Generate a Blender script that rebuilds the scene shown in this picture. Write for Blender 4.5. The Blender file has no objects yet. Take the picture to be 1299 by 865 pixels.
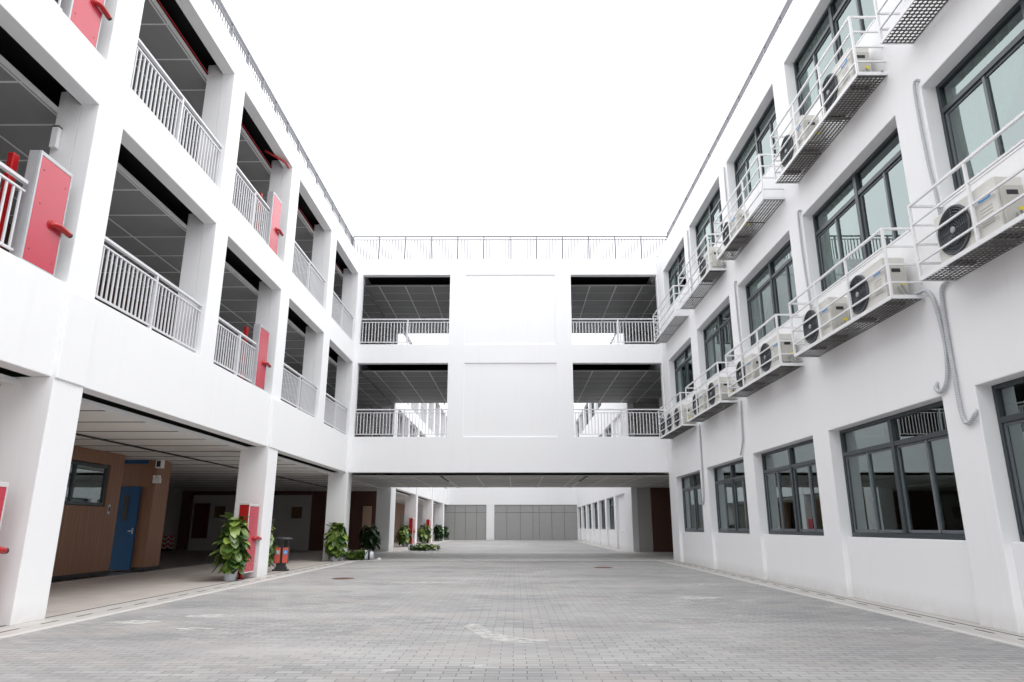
import bpy, bmesh, math, random
from mathutils import Vector, Matrix
random.seed(7)
S = 0.82                       # metres per survey unit
sc = bpy.context.scene
col = sc.collection
R = math.radians

# ------------------------------------------------------------------ materials
MATS = {}
def nodes(name):
    m = bpy.data.materials.new(name); m.use_nodes = True
    nt = m.node_tree; b = nt.nodes['Principled BSDF']
    return m, nt, b
def N(nt, t, **k):
    n = nt.nodes.new(t)
    for a, v in k.items(): setattr(n, a, v)
    return n
def mix(nt, fac, a, b, mode='MIX'):
    n = nt.nodes.new('ShaderNodeMix'); n.data_type = 'RGBA'; n.blend_type = mode
    for i, v in ((0, fac), (6, a), (7, b)):
        if hasattr(v, 'is_output') or isinstance(v, bpy.types.NodeSocket): nt.links.new(v, n.inputs[i])
        else: n.inputs[i].default_value = v
    return n.outputs[2]
def rgb(c): return (c[0], c[1], c[2], 1.0)
def coords(nt, scale=(1, 1, 1)):
    g = N(nt, 'ShaderNodeNewGeometry'); mp = N(nt, 'ShaderNodeMapping')
    mp.inputs['Scale'].default_value = scale
    nt.links.new(g.outputs['Position'], mp.inputs['Vector'])
    return mp.outputs['Vector']
def noise(nt, vec, scale, detail=4, rough=.55):
    n = N(nt, 'ShaderNodeTexNoise'); n.inputs['Scale'].default_value = scale
    n.inputs['Detail'].default_value = detail; n.inputs['Roughness'].default_value = rough
    if vec is not None: nt.links.new(vec, n.inputs['Vector'])
    return n.outputs['Fac']
def ramp(nt, fac, p0, p1, c0=(0, 0, 0, 1), c1=(1, 1, 1, 1)):
    r = N(nt, 'ShaderNodeValToRGB'); r.color_ramp.elements[0].position = p0; r.color_ramp.elements[1].position = p1
    r.color_ramp.elements[0].color = c0; r.color_ramp.elements[1].color = c1
    nt.links.new(fac, r.inputs['Fac']); return r.outputs['Color']
def bump(nt, b, h, strength, dist=.01):
    n = N(nt, 'ShaderNodeBump'); n.inputs['Strength'].default_value = strength; n.inputs['Distance'].default_value = dist
    nt.links.new(h, n.inputs['Height']); nt.links.new(n.outputs['Normal'], b.inputs['Normal'])
def plain(name, c, rough=.6, metal=0., var=.06, scale=6., bmp=.0, bscale=60.):
    m, nt, b = nodes(name)
    v = coords(nt)
    f = noise(nt, v, scale)
    dark = [x * (1 - var * 1.6) for x in c]; lite = [min(1, x * (1 + var)) for x in c]
    nt.links.new(mix(nt, f, rgb(dark), rgb(lite)), b.inputs['Base Color'])
    b.inputs['Roughness'].default_value = rough; b.inputs['Metallic'].default_value = metal
    if bmp: bump(nt, b, noise(nt, v, bscale, 3), bmp, .004)
    MATS[name] = m; return m

def white_wall(name, c):
    m, nt, b = nodes(name)
    v = coords(nt)
    big = noise(nt, v, .45, 4)
    streak = noise(nt, coords(nt, (1.6, 1.6, .10)), 3.2, 5, .65)
    base = mix(nt, big, rgb([x * .965 for x in c]), rgb(c))
    st = ramp(nt, streak, .56, .80)
    base = mix(nt, .38, base, mix(nt, st, base, rgb([c[0]*.88, c[1]*.875, c[2]*.86])))
    # dirt splashed up from the paving
    g = N(nt, 'ShaderNodeNewGeometry'); sx = N(nt, 'ShaderNodeSeparateXYZ'); nt.links.new(g.outputs['Position'], sx.inputs[0])
    mr = N(nt, 'ShaderNodeMapRange'); mr.inputs[1].default_value = .0; mr.inputs[2].default_value = .28
    mr.inputs[3].default_value = 1.; mr.inputs[4].default_value = 0.
    nt.links.new(sx.outputs['Z'], mr.inputs[0])
    mu = N(nt, 'ShaderNodeMath', operation='MULTIPLY'); nt.links.new(mr.outputs[0], mu.inputs[0])
    nt.links.new(noise(nt, v, 5., 5, .7), mu.inputs[1])
    base = mix(nt, mu.outputs[0], base, rgb([c[0]*.72, c[1]*.70, c[2]*.67]))
    nt.links.new(base, b.inputs['Base Color'])
    b.inputs['Roughness'].default_value = .72
    # very shallow trowel waviness plus fine grain
    w = noise(nt, v, 1.1, 3); f = noise(nt, v, 90., 2)
    ad = N(nt, 'ShaderNodeMath', operation='ADD'); nt.links.new(w, ad.inputs[0])
    ml = N(nt, 'ShaderNodeMath', operation='MULTIPLY'); nt.links.new(f, ml.inputs[0]); ml.inputs[1].default_value = .12
    nt.links.new(ml.outputs[0], ad.inputs[1]); bump(nt, b, ad.outputs[0], .35, .012)
    MATS[name] = m; return m

WHITE = white_wall('white_render', (.86, .86, .87))
INW = plain('interior_paint', (.62, .62, .62), .8, var=.05)
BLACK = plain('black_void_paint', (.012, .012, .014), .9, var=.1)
RAILW = plain('white_rail_paint', (.78, .78, .79), .4)
RAILG = plain('grey_rail_paint', (.68, .68, .70), .4)
RAILP = plain('pale_grey_rail_paint', (.16, .16, .175), .45)
RAILD = plain('dark_grey_rail_paint', (.20, .20, .22), .45)
BRIDGE = plain('frame_slate', (.035, .045, .052), .35, var=.15)
SASH = plain('sash_grey', (.13, .145, .16), .4, var=.1)
RED = plain('red_enamel', (.40, .007, .009), .3, var=.08)
PINK = plain('red_door_enamel', (.52, .055, .085), .22, var=.05, scale=2.)
STEEL = plain('cabinet_frame_metal', (.50, .51, .53), .4, metal=.3)
BLACKM = plain('black_metal', (.02, .02, .022), .5)
BLUE = plain('blue_door_paint', (.001, .075, .20), .6, var=.06)
ACW = plain('ac_casing_beige', (.66, .65, .61), .45, var=.03)
ACC = plain('ac_valve_cover', (.50, .49, .45), .5, var=.03)
FAN = plain('ac_fan_grille', (.06, .068, .075), .5, var=.1)
HUB = plain('ac_fan_hub', (.30, .31, .32), .5)
STBLUE = plain('label_blue', (.05, .33, .75), .5)
STYEL = plain('label_yellow', (.75, .62, .05), .5)
PAPER = plain('label_white', (.8, .8, .8), .5)
TRAY = plain('tray_steel', (.085, .08, .078), .6, var=.2)
CURT = plain('curtain_cloth', (.62, .80, .69), .9, var=.08, scale=14)
POTM = plain('pot_plastic', (.62, .66, .72), .35, var=.05)
POTB = plain('pot_print_blue', (.05, .10, .35), .4)
SOIL = plain('soil', (.05, .03, .02), .95)
STEMM = plain('moss_pole', (.06, .045, .025), .95)
BINR = plain('bin_red', (.66, .10, .06), .4, var=.06)
BIND = plain('bin_charcoal', (.03, .03, .034), .5)
IRON = plain('rusty_iron', (.22, .12, .10), .75, var=.4, scale=30.)
POSTER = plain('poster_dark_red', (.11, .012, .018), .8, var=.25, scale=9.)
PICT = plain('picture_ochre', (.16, .085, .045), .8, var=.35, scale=18.)
BEIGE = plain('lit_opening_beige', (.50, .36, .26), .6)  # light in the opening put into the beige colour
HALL = plain('hall_wall_paint', (.50, .485, .47), .85, var=.05)
SHUT = plain('grey_cladding', (.33, .33, .322), .55, var=.04, scale=2.)
SEAM = plain('cladding_joint', (.06, .06, .06), .8)
PLSTR = plain('cladding_return', (.6, .6, .6), .6)
GREENC = plain('green_notice', (.02, .16, .11), .7)

def wood():
    m, nt, b = nodes('wood_panel')
    v = coords(nt, (14, 14, .55))
    g = noise(nt, v, 1.6, 8, .65)
    c = mix(nt, g, rgb((.15, .066, .035)), rgb((.38, .19, .105)))
    vv = coords(nt, (1, 1, 1))
    w = N(nt, 'ShaderNodeTexWave', bands_direction='Y'); w.inputs['Scale'].default_value = 2.1; w.inputs['Distortion'].default_value = .0
    nt.links.new(vv, w.inputs['Vector'])
    nt.links.new(mix(nt, ramp(nt, w.outputs['Color'], .0, .012), rgb((.05, .022, .012)), c), b.inputs['Base Color'])
    b.inputs['Roughness'].default_value = .45
    MATS['wood'] = m; return m
WOOD = wood()
DWOOD = plain('brown_panel_wall', (.105, .042, .028), .6, var=.18, scale=4.)

def corrugated():
    m, nt, b = nodes('corrugated_conduit')
    tc = N(nt, 'ShaderNodeNewGeometry'); w = N(nt, 'ShaderNodeTexWave', bands_direction='Z')
    w.inputs['Scale'].default_value = 14.
    nt.links.new(tc.outputs['Position'], w.inputs['Vector'])
    nt.links.new(mix(nt, w.outputs['Color'], rgb((.40, .41, .43)), rgb((.62, .63, .65))), b.inputs['Base Color'])
    b.inputs['Roughness'].default_value = .5; bump(nt, b, w.outputs['Fac'], .8, .006)
    return m
CONDM = corrugated()

def glass():
    m, nt, b = nodes('window_glass')
    out = nt.nodes['Material Output']; nt.nodes.remove(b)
    tr = N(nt, 'ShaderNodeBsdfTransparent'); tr.inputs[0].default_value = (.62, .86, .77, 1)
    gl = N(nt, 'ShaderNodeBsdfGlossy'); gl.inputs['Roughness'].default_value = .0; gl.inputs[0].default_value = (.86, .98, .97, 1)
    bp = N(nt, 'ShaderNodeBump'); bp.inputs['Strength'].default_value = .12; bp.inputs['Distance'].default_value = .01
    nt.links.new(noise(nt, coords(nt, (.6, .6, .5)), 1.2, 1), bp.inputs['Height']); nt.links.new(bp.outputs[0], gl.inputs['Normal'])
    fr = N(nt, 'ShaderNodeFresnel'); fr.inputs['IOR'].default_value = 2.9
    mx = N(nt, 'ShaderNodeMixShader')
    nt.links.new(fr.outputs[0], mx.inputs[0]); nt.links.new(tr.outputs[0], mx.inputs[1]); nt.links.new(gl.outputs[0], mx.inputs[2])
    nt.links.new(mx.outputs[0], out.inputs[0])
    return m
GLASS = glass()

def ceiling_mat(name, c, var=.04):
    m, nt, b = nodes(name)
    v = coords(nt); f = noise(nt, coords(nt, (5, 1, 1)), 1.4, 4)
    nt.links.new(mix(nt, f, rgb([x * (1-var*2) for x in c]), rgb(c)), b.inputs['Base Color'])
    b.inputs['Roughness'].default_value = .6
    return m
CEILD = ceiling_mat('perforated_grey_ceiling', (.30, .30, .30), .08)
CEILL = ceiling_mat('light_ceiling_panel', (.86, .845, .82), .03)
CEILP = ceiling_mat('passage_ceiling_panel', (.56, .55, .53), .08)
TBAR = plain('ceiling_grid_bar', (.78, .78, .78), .5)

def leafmat(name, a, bb):
    m, nt, b = nodes(name)
    g = N(nt, 'ShaderNodeNewGeometry')
    c = N(nt, 'ShaderNodeValToRGB'); e = c.color_ramp.elements
    e[0].color = rgb(a); e[1].color = rgb(bb); e[0].position = .1; e[1].position = .95
    nt.links.new(g.outputs['Random Per Island'], c.inputs['Fac'])
    f = noise(nt, coords(nt), 34., 3)
    nt.links.new(mix(nt, ramp(nt, f, .45, .62), c.outputs['Color'], rgb([min(1, x*1.7) for x in bb]), 'MIX'), b.inputs['Base Color']) if False else nt.links.new(c.outputs['Color'], b.inputs['Base Color'])
    b.inputs['Roughness'].default_value = .35
    return m
LEAF = leafmat('pothos_leaf', (.025, .075, .016), (.26, .36, .07))
LEAFSHADE = leafmat('shaded_leaf', (.012, .035, .012), (.05, .11, .03))  # darker copy of the pothos leaf, arcade shade put into its colour

def paver():
    m, nt, b = nodes('concrete_pavers')
    v = coords(nt)
    br = N(nt, 'ShaderNodeTexBrick'); br.offset = .5
    br.inputs['Scale'].default_value = 1.0; br.inputs['Brick Width'].default_value = .245; br.inputs['Row Height'].default_value = .112
    br.inputs['Mortar Size'].default_value = .0052; br.inputs['Mortar Smooth'].default_value = .35; br.inputs['Bias'].default_value = -.1
    br.inputs['Color1'].default_value = rgb((.235, .232, .232)); br.inputs['Color2'].default_value = rgb((.375, .37, .367))
    br.inputs['Mortar'].default_value = rgb((.115, .112, .11))
    # slight wobble so the courses are not ruler straight
    wob = N(nt, 'ShaderNodeTexNoise'); wob.inputs['Scale'].default_value = 1.7; nt.links.new(v, wob.inputs['Vector'])
    vm = N(nt, 'ShaderNodeVectorMath', operation='MULTIPLY_ADD'); vm.inputs[1].default_value = (.035, .03, 0)
    nt.links.new(wob.outputs['Color'], vm.inputs[0]); nt.links.new(v, vm.inputs[2]); nt.links.new(vm.outputs[0], br.inputs['Vector'])
    # efflorescence: white bloom in drifting patches, tyre-dusted lanes, dark damp areas
    fine = noise(nt, v, 38., 5, .7)
    c = mix(nt, ramp(nt, fine, .3, .75), br.outputs['Color'], mix(nt, .35, br.outputs['Color'], rgb((.42, .41, .405))))
    drift = noise(nt, coords(nt, (.35, 1.6, 1)), .55, 5, .6)
    c = mix(nt, ramp(nt, drift, .42, .68, (0, 0, 0, 1), (.75, .75, .75, 1)), c, rgb((.43, .42, .41)))
    damp = noise(nt, coords(nt, (.8, .8, 1)), .38, 4, .6)
    c = mix(nt, ramp(nt, damp, .46, .66, (0, 0, 0, 1), (.62, .62, .62, 1)), c, rgb((.215, .215, .218)))
    spots = noise(nt, coords(nt, (.9, 2.0, 1)), 2.3, 6, .72)
    c = mix(nt, ramp(nt, spots, .615, .70, (0, 0, 0, 1), (.8, .8, .8, 1)), c, rgb((.60, .59, .58)))
    warm = noise(nt, v, .9, 3)
    c = mix(nt, ramp(nt, warm, .48, .70, (0, 0, 0, 1), (.6, .6, .6, 1)), c, rgb((.375, .345, .325)))
    fill = ramp(nt, noise(nt, v, .7, 5, .7), .40, .62)
    jm = N(nt, 'ShaderNodeMath', operation='MULTIPLY'); nt.links.new(br.outputs['Fac'], jm.inputs[0]); nt.links.new(fill, jm.inputs[1])
    c = mix(nt, jm.outputs[0], c, rgb((.115, .11, .107)))
    nt.links.new(c, b.inputs['Base Color']); b.inputs['Roughness'].default_value = .7
    b.inputs['Specular IOR Level'].default_value = .35
    inv = N(nt, 'ShaderNodeMath', operation='SUBTRACT'); inv.inputs[0].default_value = 1.; nt.links.new(br.outputs['Fac'], inv.inputs[1])
    ad = N(nt, 'ShaderNodeMath', operation='MULTIPLY_ADD'); nt.links.new(fine, ad.inputs[0]); ad.inputs[1].default_value = .35
    nt.links.new(inv.outputs[0], ad.inputs[2]); bump(nt, b, ad.outputs[0], .6, .006)
    return m
PAVER = paver()

def tiles(name, c1, c2, mortar, w, h, off=0., swap=False):
    m, nt, b = nodes(name)
    v = coords(nt)
    if swap:
        mp = N(nt, 'ShaderNodeMapping'); mp.inputs['Rotation'].default_value = (0, 0, R(90)); nt.links.new(v, mp.inputs['Vector']); vv = mp.outputs[0]
    else: vv = v
    br = N(nt, 'ShaderNodeTexBrick'); br.offset = off
    br.inputs['Scale'].default_value = 1.0; br.inputs['Brick Width'].default_value = w; br.inputs['Row Height'].default_value = h
    br.inputs['Mortar Size'].default_value = .006; br.inputs['Color1'].default_value = rgb(c1); br.inputs['Color2'].default_value = rgb(c2)
    br.inputs['Mortar'].default_value = rgb(mortar); nt.links.new(vv, br.inputs['Vector'])
    dirt = noise(nt, v, 1.8, 6, .7)
    nt.links.new(mix(nt, ramp(nt, dirt, .4, .75, (0, 0, 0, 1), (.6, .6, .6, 1)), br.outputs['Color'], rgb([x * .72 for x in c1])), b.inputs['Base Color'])
    b.inputs['Roughness'].default_value = .55
    bump(nt, b, noise(nt, v, 50., 3), .2, .004)
    return m
STONE = tiles('pale_stone_tile', (.46, .44, .42), (.50, .48, .455), (.28, .26, .24), .62, .62)
CORR = tiles('corridor_tile', (.47, .425, .395), (.51, .465, .435), (.30, .265, .25), .6, .6)
HALLF = plain('dark_hall_floor', (.25, .23, .215), .3, var=.12, scale=3.)
KERBM = plain('kerb_stone', (.56, .545, .53), .7, var=.10, scale=5.)
CEMENT = None
def cement():
    m, nt, b = nodes('cement_bloom')
    out = nt.nodes['Material Output']
    f = noise(nt, coords(nt, (1, 2.5, 1)), 5., 6, .7)
    tr = N(nt, 'ShaderNodeBsdfTransparent'); mx = N(nt, 'ShaderNodeMixShader')
    nt.links.new(ramp(nt, f, .36, .54, (0, 0, 0, 1), (.72, .72, .72, 1)), mx.inputs[0])
    nt.links.new(tr.outputs[0], mx.inputs[1]); nt.links.new(b.outputs[0], mx.inputs[2]); nt.links.new(mx.outputs[0], out.inputs[0])
    b.inputs['Base Color'].default_value = (.62, .61, .59, 1); b.inputs['Roughness'].default_value = .8
    return m
CEMENT = cement()

def chevron():
    m, nt, b = nodes('chevron_board')
    g = N(nt, 'ShaderNodeNewGeometry'); sx = N(nt, 'ShaderNodeSeparateXYZ'); nt.links.new(g.outputs['Position'], sx.inputs[0])
    pp = N(nt, 'ShaderNodeMath', operation='PINGPONG'); pp.inputs[1].default_value = .17; nt.links.new(sx.outputs['X'], pp.inputs[0])
    ad = N(nt, 'ShaderNodeMath', operation='ADD'); nt.links.new(pp.outputs[0], ad.inputs[0]); nt.links.new(sx.outputs['Z'], ad.inputs[1])
    md = N(nt, 'ShaderNodeMath', operation='FRACT'); ml = N(nt, 'ShaderNodeMath', operation='MULTIPLY'); ml.inputs[1].default_value = 4.5
    nt.links.new(ad.outputs[0], ml.inputs[0]); nt.links.new(ml.outputs[0], md.inputs[0])
    gt = N(nt, 'ShaderNodeMath', operation='GREATER_THAN'); gt.inputs[1].default_value = .5; nt.links.new(md.outputs[0], gt.inputs[0])
    nt.links.new(mix(nt, gt.outputs[0], (.7, .7, .7, 1), (.55, .03, .03, 1)), b.inputs['Base Color'])
    return m
CHEV = chevron()

# ------------------------------------------------------------------ mesh helper
class MB:
    def __init__(s): s.bm = bmesh.new()
    def v(s, x, y, z): return s.bm.verts.new((x * S, y * S, z * S))
    def quad(s, pts):
        try: return s.bm.faces.new([s.v(*p) for p in pts])
        except ValueError: pass
    def box(s, x0, x1, y0, y1, z0, z1):
        if x0 > x1: x0, x1 = x1, x0
        if y0 > y1: y0, y1 = y1, y0
        if z0 > z1: z0, z1 = z1, z0
        p = [s.v(x, y, z) for z in (z0, z1) for y in (y0, y1) for x in (x0, x1)]
        for f in ((0, 2, 3, 1), (4, 5, 7, 6), (0, 1, 5, 4), (2, 6, 7, 3), (0, 4, 6, 2), (1, 3, 7, 5)):
            s.bm.faces.new([p[i] for i in f])
        return s
    def tube(s, pts, r, seg=8, cap=True):
        pts = [Vector(p) for p in pts]; rings = []
        for i, p in enumerate(pts):
            d = (pts[min(i+1, len(pts)-1)] - pts[max(i-1, 0)]).normalized()
            a = d.orthogonal().normalized() if i == 0 else (a - d * a.dot(d)).normalized()
            b = d.cross(a)
            rr = r[i] if isinstance(r, (list, tuple)) else r
            rings.append([s.v(*(p + (a * math.cos(2*math.pi*k/seg) + b * math.sin(2*math.pi*k/seg)) * rr)) for k in range(seg)])
        for q0, q1 in zip(rings, rings[1:]):
            for k in range(seg):
                f = s.bm.faces.new((q0[k], q0[(k+1) % seg], q1[(k+1) % seg], q1[k])); f.smooth = True
        if cap:
            s.bm.faces.new(rings[0][::-1]); s.bm.faces.new(rings[-1])
        return s
    def lathe(s, prof, c=(0, 0, 0), seg=20, axis='Z'):
        rings = []
        for r, h in prof:
            ring = []
            for k in range(seg):
                a = 2*math.pi*k/seg; u, w = r*math.cos(a), r*math.sin(a)
                p = (c[0]+u, c[1]+w, c[2]+h) if axis == 'Z' else (c[0]+h, c[1]+u, c[2]+w)
                ring.append(s.v(*p))
            rings.append(ring)
        for q0, q1 in zip(rings, rings[1:]):
            for k in range(seg):
                f = s.bm.faces.new((q0[k], q0[(k+1) % seg], q1[(k+1) % seg], q1[k])); f.smooth = True
        s.bm.faces.new(rings[0]); s.bm.faces.new(rings[-1][::-1])
        return s
    def wall(s, axis, p0, p1, u0, u1, z0, z1, holes):
        """slab between planes p0 (seen) and p1, spanning u0..u1 x z0..z1 with rectangular holes"""
        us = sorted({u0, u1} | {min(max(h[i], u0), u1) for h in holes for i in (0, 1)})
        zs = sorted({z0, z1} | {min(max(h[i], z0), z1) for h in holes for i in (2, 3)})
        def solid(i, j):
            if i < 0 or j < 0 or i >= len(us)-1 or j >= len(zs)-1: return False
            u, z = (us[i]+us[i+1])/2, (zs[j]+zs[j+1])/2
            return not any(h[0] < u < h[1] and h[2] < z < h[3] for h in holes)
        cache = {}
        def V(p, u, z):
            k = (p, round(u, 4), round(z, 4))
            if k not in cache: cache[k] = s.v(p, u, z) if axis == 'X' else s.v(u, p, z)
            return cache[k]
        for i in range(len(us)-1):
            for j in range(len(zs)-1):
                if not solid(i, j): continue
                a, b, c, d = us[i], us[i+1], zs[j], zs[j+1]
                s.bm.faces.new((V(p0, a, c), V(p0, b, c), V(p0, b, d), V(p0, a, d)))
                s.bm.faces.new((V(p1, a, d), V(p1, b, d), V(p1, b, c), V(p1, a, c)))
                for (di, dj, q) in ((-1, 0, (a, c, a, d)), (1, 0, (b, c, b, d)), (0, -1, (a, c, b, c)), (0, 1, (a, d, b, d))):
                    if not solid(i+di, j+dj):
                        s.bm.faces.new((V(p0, q[0], q[1]), V(p0, q[2], q[3]), V(p1, q[2], q[3]), V(p1, q[0], q[1])))
        return s
    def build(s, name, mat, parent=None, org=(0, 0, 0), bevel=0, seg=2):
        bm = s.bm
        if mat is not GLASS: bmesh.ops.recalc_face_normals(bm, faces=bm.faces)
        if org != (0, 0, 0): bmesh.ops.translate(bm, verts=bm.verts, vec=-Vector(org) * S)
        me = bpy.data.meshes.new(name); bm.to_mesh(me); bm.free()
        me.materials.append(mat)
        o = bpy.data.objects.new(name, me); col.objects.link(o)
        if parent is not None: o.parent = parent
        if bevel:
            md = o.modifiers.new('bevel', 'BEVEL'); md.width = bevel; md.segments = seg; md.limit_method = 'ANGLE'; md.angle_limit = R(50)
            md.harden_normals = False
        return o
def tag(o, label=None, cat=None, group=None, kind=None):
    if label: o['label'] = label
    if cat: o['category'] = cat
    if group: o['group'] = group
    if kind: o['kind'] = kind
    return o
def empty(name, loc, label, cat, group=None, rz=0):
    o = bpy.data.objects.new(name, None); col.objects.link(o)
    o.location = Vector(loc) * S; o.rotation_euler = (0, 0, rz); o.empty_display_size = .2
    return tag(o, label, cat, group)
def kids(o): return [c for c in col.objects if c.parent == o]
def copy_tree(o, parent=None):
    c = o.copy(); col.objects.link(c)
    if parent is not None: c.parent = parent
    for ch in kids(o): copy_tree(ch, c)
    return c
def place(o, loc, label=None, group=None):
    o.location = Vector(loc) * S
    if label: o['label'] = label
    if group: o['group'] = group
    return o

# ------------------------------------------------------------------ survey
XL, XR = -7.96, 7.29
B1, S2, H2, S3, H3, TOP = 3.985, 5.67, 9.31, 10.27, 13.945, 14.81
LK, LKB = 32.95, 44.0
END = 83.0
LCOL = [(-4.5, -3.6), (.85, 1.65), (6.12, 6.95), (11.46, 12.29), (16.8, 17.58), (22.07, 22.95), (27.5, 28.4), (32.78, 33.7)]
LCOLF = [(44.6, 46.4), (51.1, 51.9), (56.3, 57.2), (61.7, 62.5), (67.1, 68.0), (72.4, 73.2), (77.7, 78.6), (82.2, 83.0)]
RB = [(6.30 - 5.27*2, 10.70 - 5.27*2), (6.30 - 5.27, 10.70 - 5.27), (6.30, 10.70), (11.57, 15.97), (16.83, 21.20), (22.12, 26.42), (27.42, 31.63)]
RBF = [(46.4 + 5.2*i + .35, 46.4 + 5.2*i + 4.6) for i in range(7)]

# ------------------------------------------------------------------ LEFT WING
LW = empty('school_building', (-12, 8, 0), 'long white three-storey wing on the left with open galleries and grey balustrades', 'building')
LO = (-12, 8, 0)
def lw(mb, name, mat, bevel=0, parent=None): return mb.build(name, mat, LW if parent is None else parent, LO, bevel)
holes = [(-20, 200, -1, B1)]
gal = [(a[1], b[0]) for a, b in zip(LCOL, LCOL[1:])]
galf = [(a[1], b[0]) for a, b in zip(LCOLF, LCOLF[1:])]
for (u0, u1) in gal + galf:
    holes += [(u0, u1, S2, H2), (u0, u1, S3, H3)]
holes += [(33.7, 44.6, S2 - .15, H2), (33.7, 44.6, S3 - .15, H3)]
f = MB(); f.wall('X', XL, XL - .35, -9., END, B1, TOP, holes)
lw(f, 'gallery_facade', WHITE, .012)
# ground-storey columns and the slightly proud strip above each
for i, (c0, c1) in enumerate(LCOL):
    if i % 2 == 1 or i == 7:
        pass
for (c0, c1) in [LCOL[1], LCOL[3], LCOL[5], LCOL[7], LCOLF[0], LCOLF[2], LCOLF[4], LCOLF[6]]:
    m = MB(); m.box(-8.80, XL + .07, c0, c1, 0, B1 - .002)
    lw(m, 'column', WHITE, .012)
    m = MB(); m.box(XL - .02, XL + .10, c0 - (.0), c1, B1 - .02, S2 - .12) if c0 != LCOLF[0][0] else m.box(XL - .02, XL + .04, c0, c1, B1 - .02, S2 - .12)
    lw(m, 'pilaster_strip', WHITE, .012)
# upper piers run back behind the facade skin
for (c0, c1) in LCOL + LCOLF:
    m = MB()
    m.box(-8.75, XL - .352, c0 + .004, c1 - .004, S2 - .3, H2 + .3); m.box(-8.75, XL - .352, c0 + .004, c1 - .004, S3 - .3, H3 + .3)
    lw(m, 'pier', WHITE, .01)
# floor slabs, roof, black-painted plenum undersides, back walls
m = MB()
m.box(XL - .353, -17, -9, END, 4.62, S2 - .25); m.box(XL - .353, -17, -9, END, H2 + .55, S3 - .25)
lw(m, 'floor_slab', INW)
m = MB(); m.box(XL - .353, -17, -9, END, H3 + .55, TOP - .02); lw(m, 'roof', WHITE)
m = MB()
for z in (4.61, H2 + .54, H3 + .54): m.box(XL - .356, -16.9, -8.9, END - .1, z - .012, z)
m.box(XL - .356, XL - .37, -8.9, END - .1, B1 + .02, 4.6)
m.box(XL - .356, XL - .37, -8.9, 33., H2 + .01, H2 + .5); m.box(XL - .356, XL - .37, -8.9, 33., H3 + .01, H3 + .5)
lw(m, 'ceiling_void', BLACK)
m = MB(); m.box(-13.3, -13.5, -9, 33.2, S2 - .25, H2 + .5); m.box(-13.3, -13.5, -9, 33.2, S3 - .25, H3 + .5)
m.box(-13.3, -13.5, 44.5, END, S2 - .25, H2 + .5); m.box(-13.3, -13.5, 44.5, END, S3 - .25, H3 + .5)
m.box(-17, -17.2, 33.2, 44.5, S2 - .25, H2 + .5); m.box(-17, -17.2, 33.2, 44.5, S3 - .25, H3 + .5)
m.box(-13.5, -17.2, 33.0, 33.2, S2 - .25, H2 + .5); m.box(-13.5, -17.2, 33.0, 33.2, S3 - .25, H3 + .5)
m.box(-13.5, -17.2, 44.5, 44.7, S2 - .25, H2 + .5); m.box(-13.5, -17.2, 44.5, 44.7, S3 - .25, H3 + .5)
lw(m, 'gallery_back_wall', DWOOD)
m = MB(); m.box(XL - .36, -17, -9.2, -9., 0, TOP - .03); lw(m, 'end_wall', WHITE)
# classroom doors and windows along the gallery back walls
for z in (S2 - .2, S3 - .2):
    for (u0, u1) in gal[2:7]:
        m = MB(); m.box(-13.28, -13.34, u0 + .3, u0 + 1.4, z, z + 2.6); lw(m, 'classroom_door', BRIDGE)
# suspended ceilings with their grid
def grid_ceiling(x0, x1, y0, y1, z, mat, px, py, name, parentf, barmat=TBAR, w=.05, x_off=0, y_off=0, edge=None, wy=None):
    m = MB(); m.box(x0, x1, y0, y1, z, z + .05); c = parentf(m, name, mat)
    m = MB()
    n = 0
    y = y0 + y_off
    while py and y < y1:
        m.box(x0 + .01, x1 - .01, y - (wy or w)/2, y + (wy or w)/2, z - .012, z - .001); y += py; n += 1
    x = x0 + x_off
    while px and x < x1:
        m.box(x - w/2, x + w/2, y0 + .01, y1 - .01, z - .02, z - .013); x += px; n += 1
    if edge: m.box(*edge)
    if n: m.build(name + '_grid', barmat, c, (0, 0, 0)) if False else _child(m, name.replace('ceiling', 'ceiling_grid'), barmat, c)
    return c
def _child(m, name, mat, c):
    org = Vector((0, 0, 0)); p = c.parent
    while p is not None: org = org + p.location; p = p.parent
    bmesh.ops.translate(m.bm, verts=m.bm.verts, vec=-org)
    return m.build(name, mat, c)
for z in (H2 - .11, H3 - .1):
    for (y0, y1) in ((-9, 33.0), (44.5, END)):
        grid_ceiling(-13.3, -8.80, y0, y1, z, CEILD, 1.62, 1.36, 'gallery_ceiling', lw, w=.045, x_off=1.2, y_off=.55, wy=.04, edge=(-8.80, -8.75, y0, y1, z - .03, z + .06))
    grid_ceiling(-17, -8.0, 33.0, 44.5, z, CEILD, 1.5, 1.6, 'gallery_ceiling', lw, w=.045, x_off=.6, y_off=1.2)
# ground arcade ceiling: pale panels with dark joints and a black lighting track
c = grid_ceiling(-24, -8.55, -9, END, B1 - .12, CEILL, 0, 1.62, 'arcade_ceiling', lw, barmat=SEAM, wy=.035, y_off=.6)
m = MB(); m.box(-8.55, -8.50, -9, END, B1 - .15, B1 - .04); lw(m, 'ceiling_edge_trim', TBAR)
m = MB(); m.box(-11.58, -11.44, -9, 48, B1 - .155, B1 - .135); lw(m, 'lighting_track', BLACKM)

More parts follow.
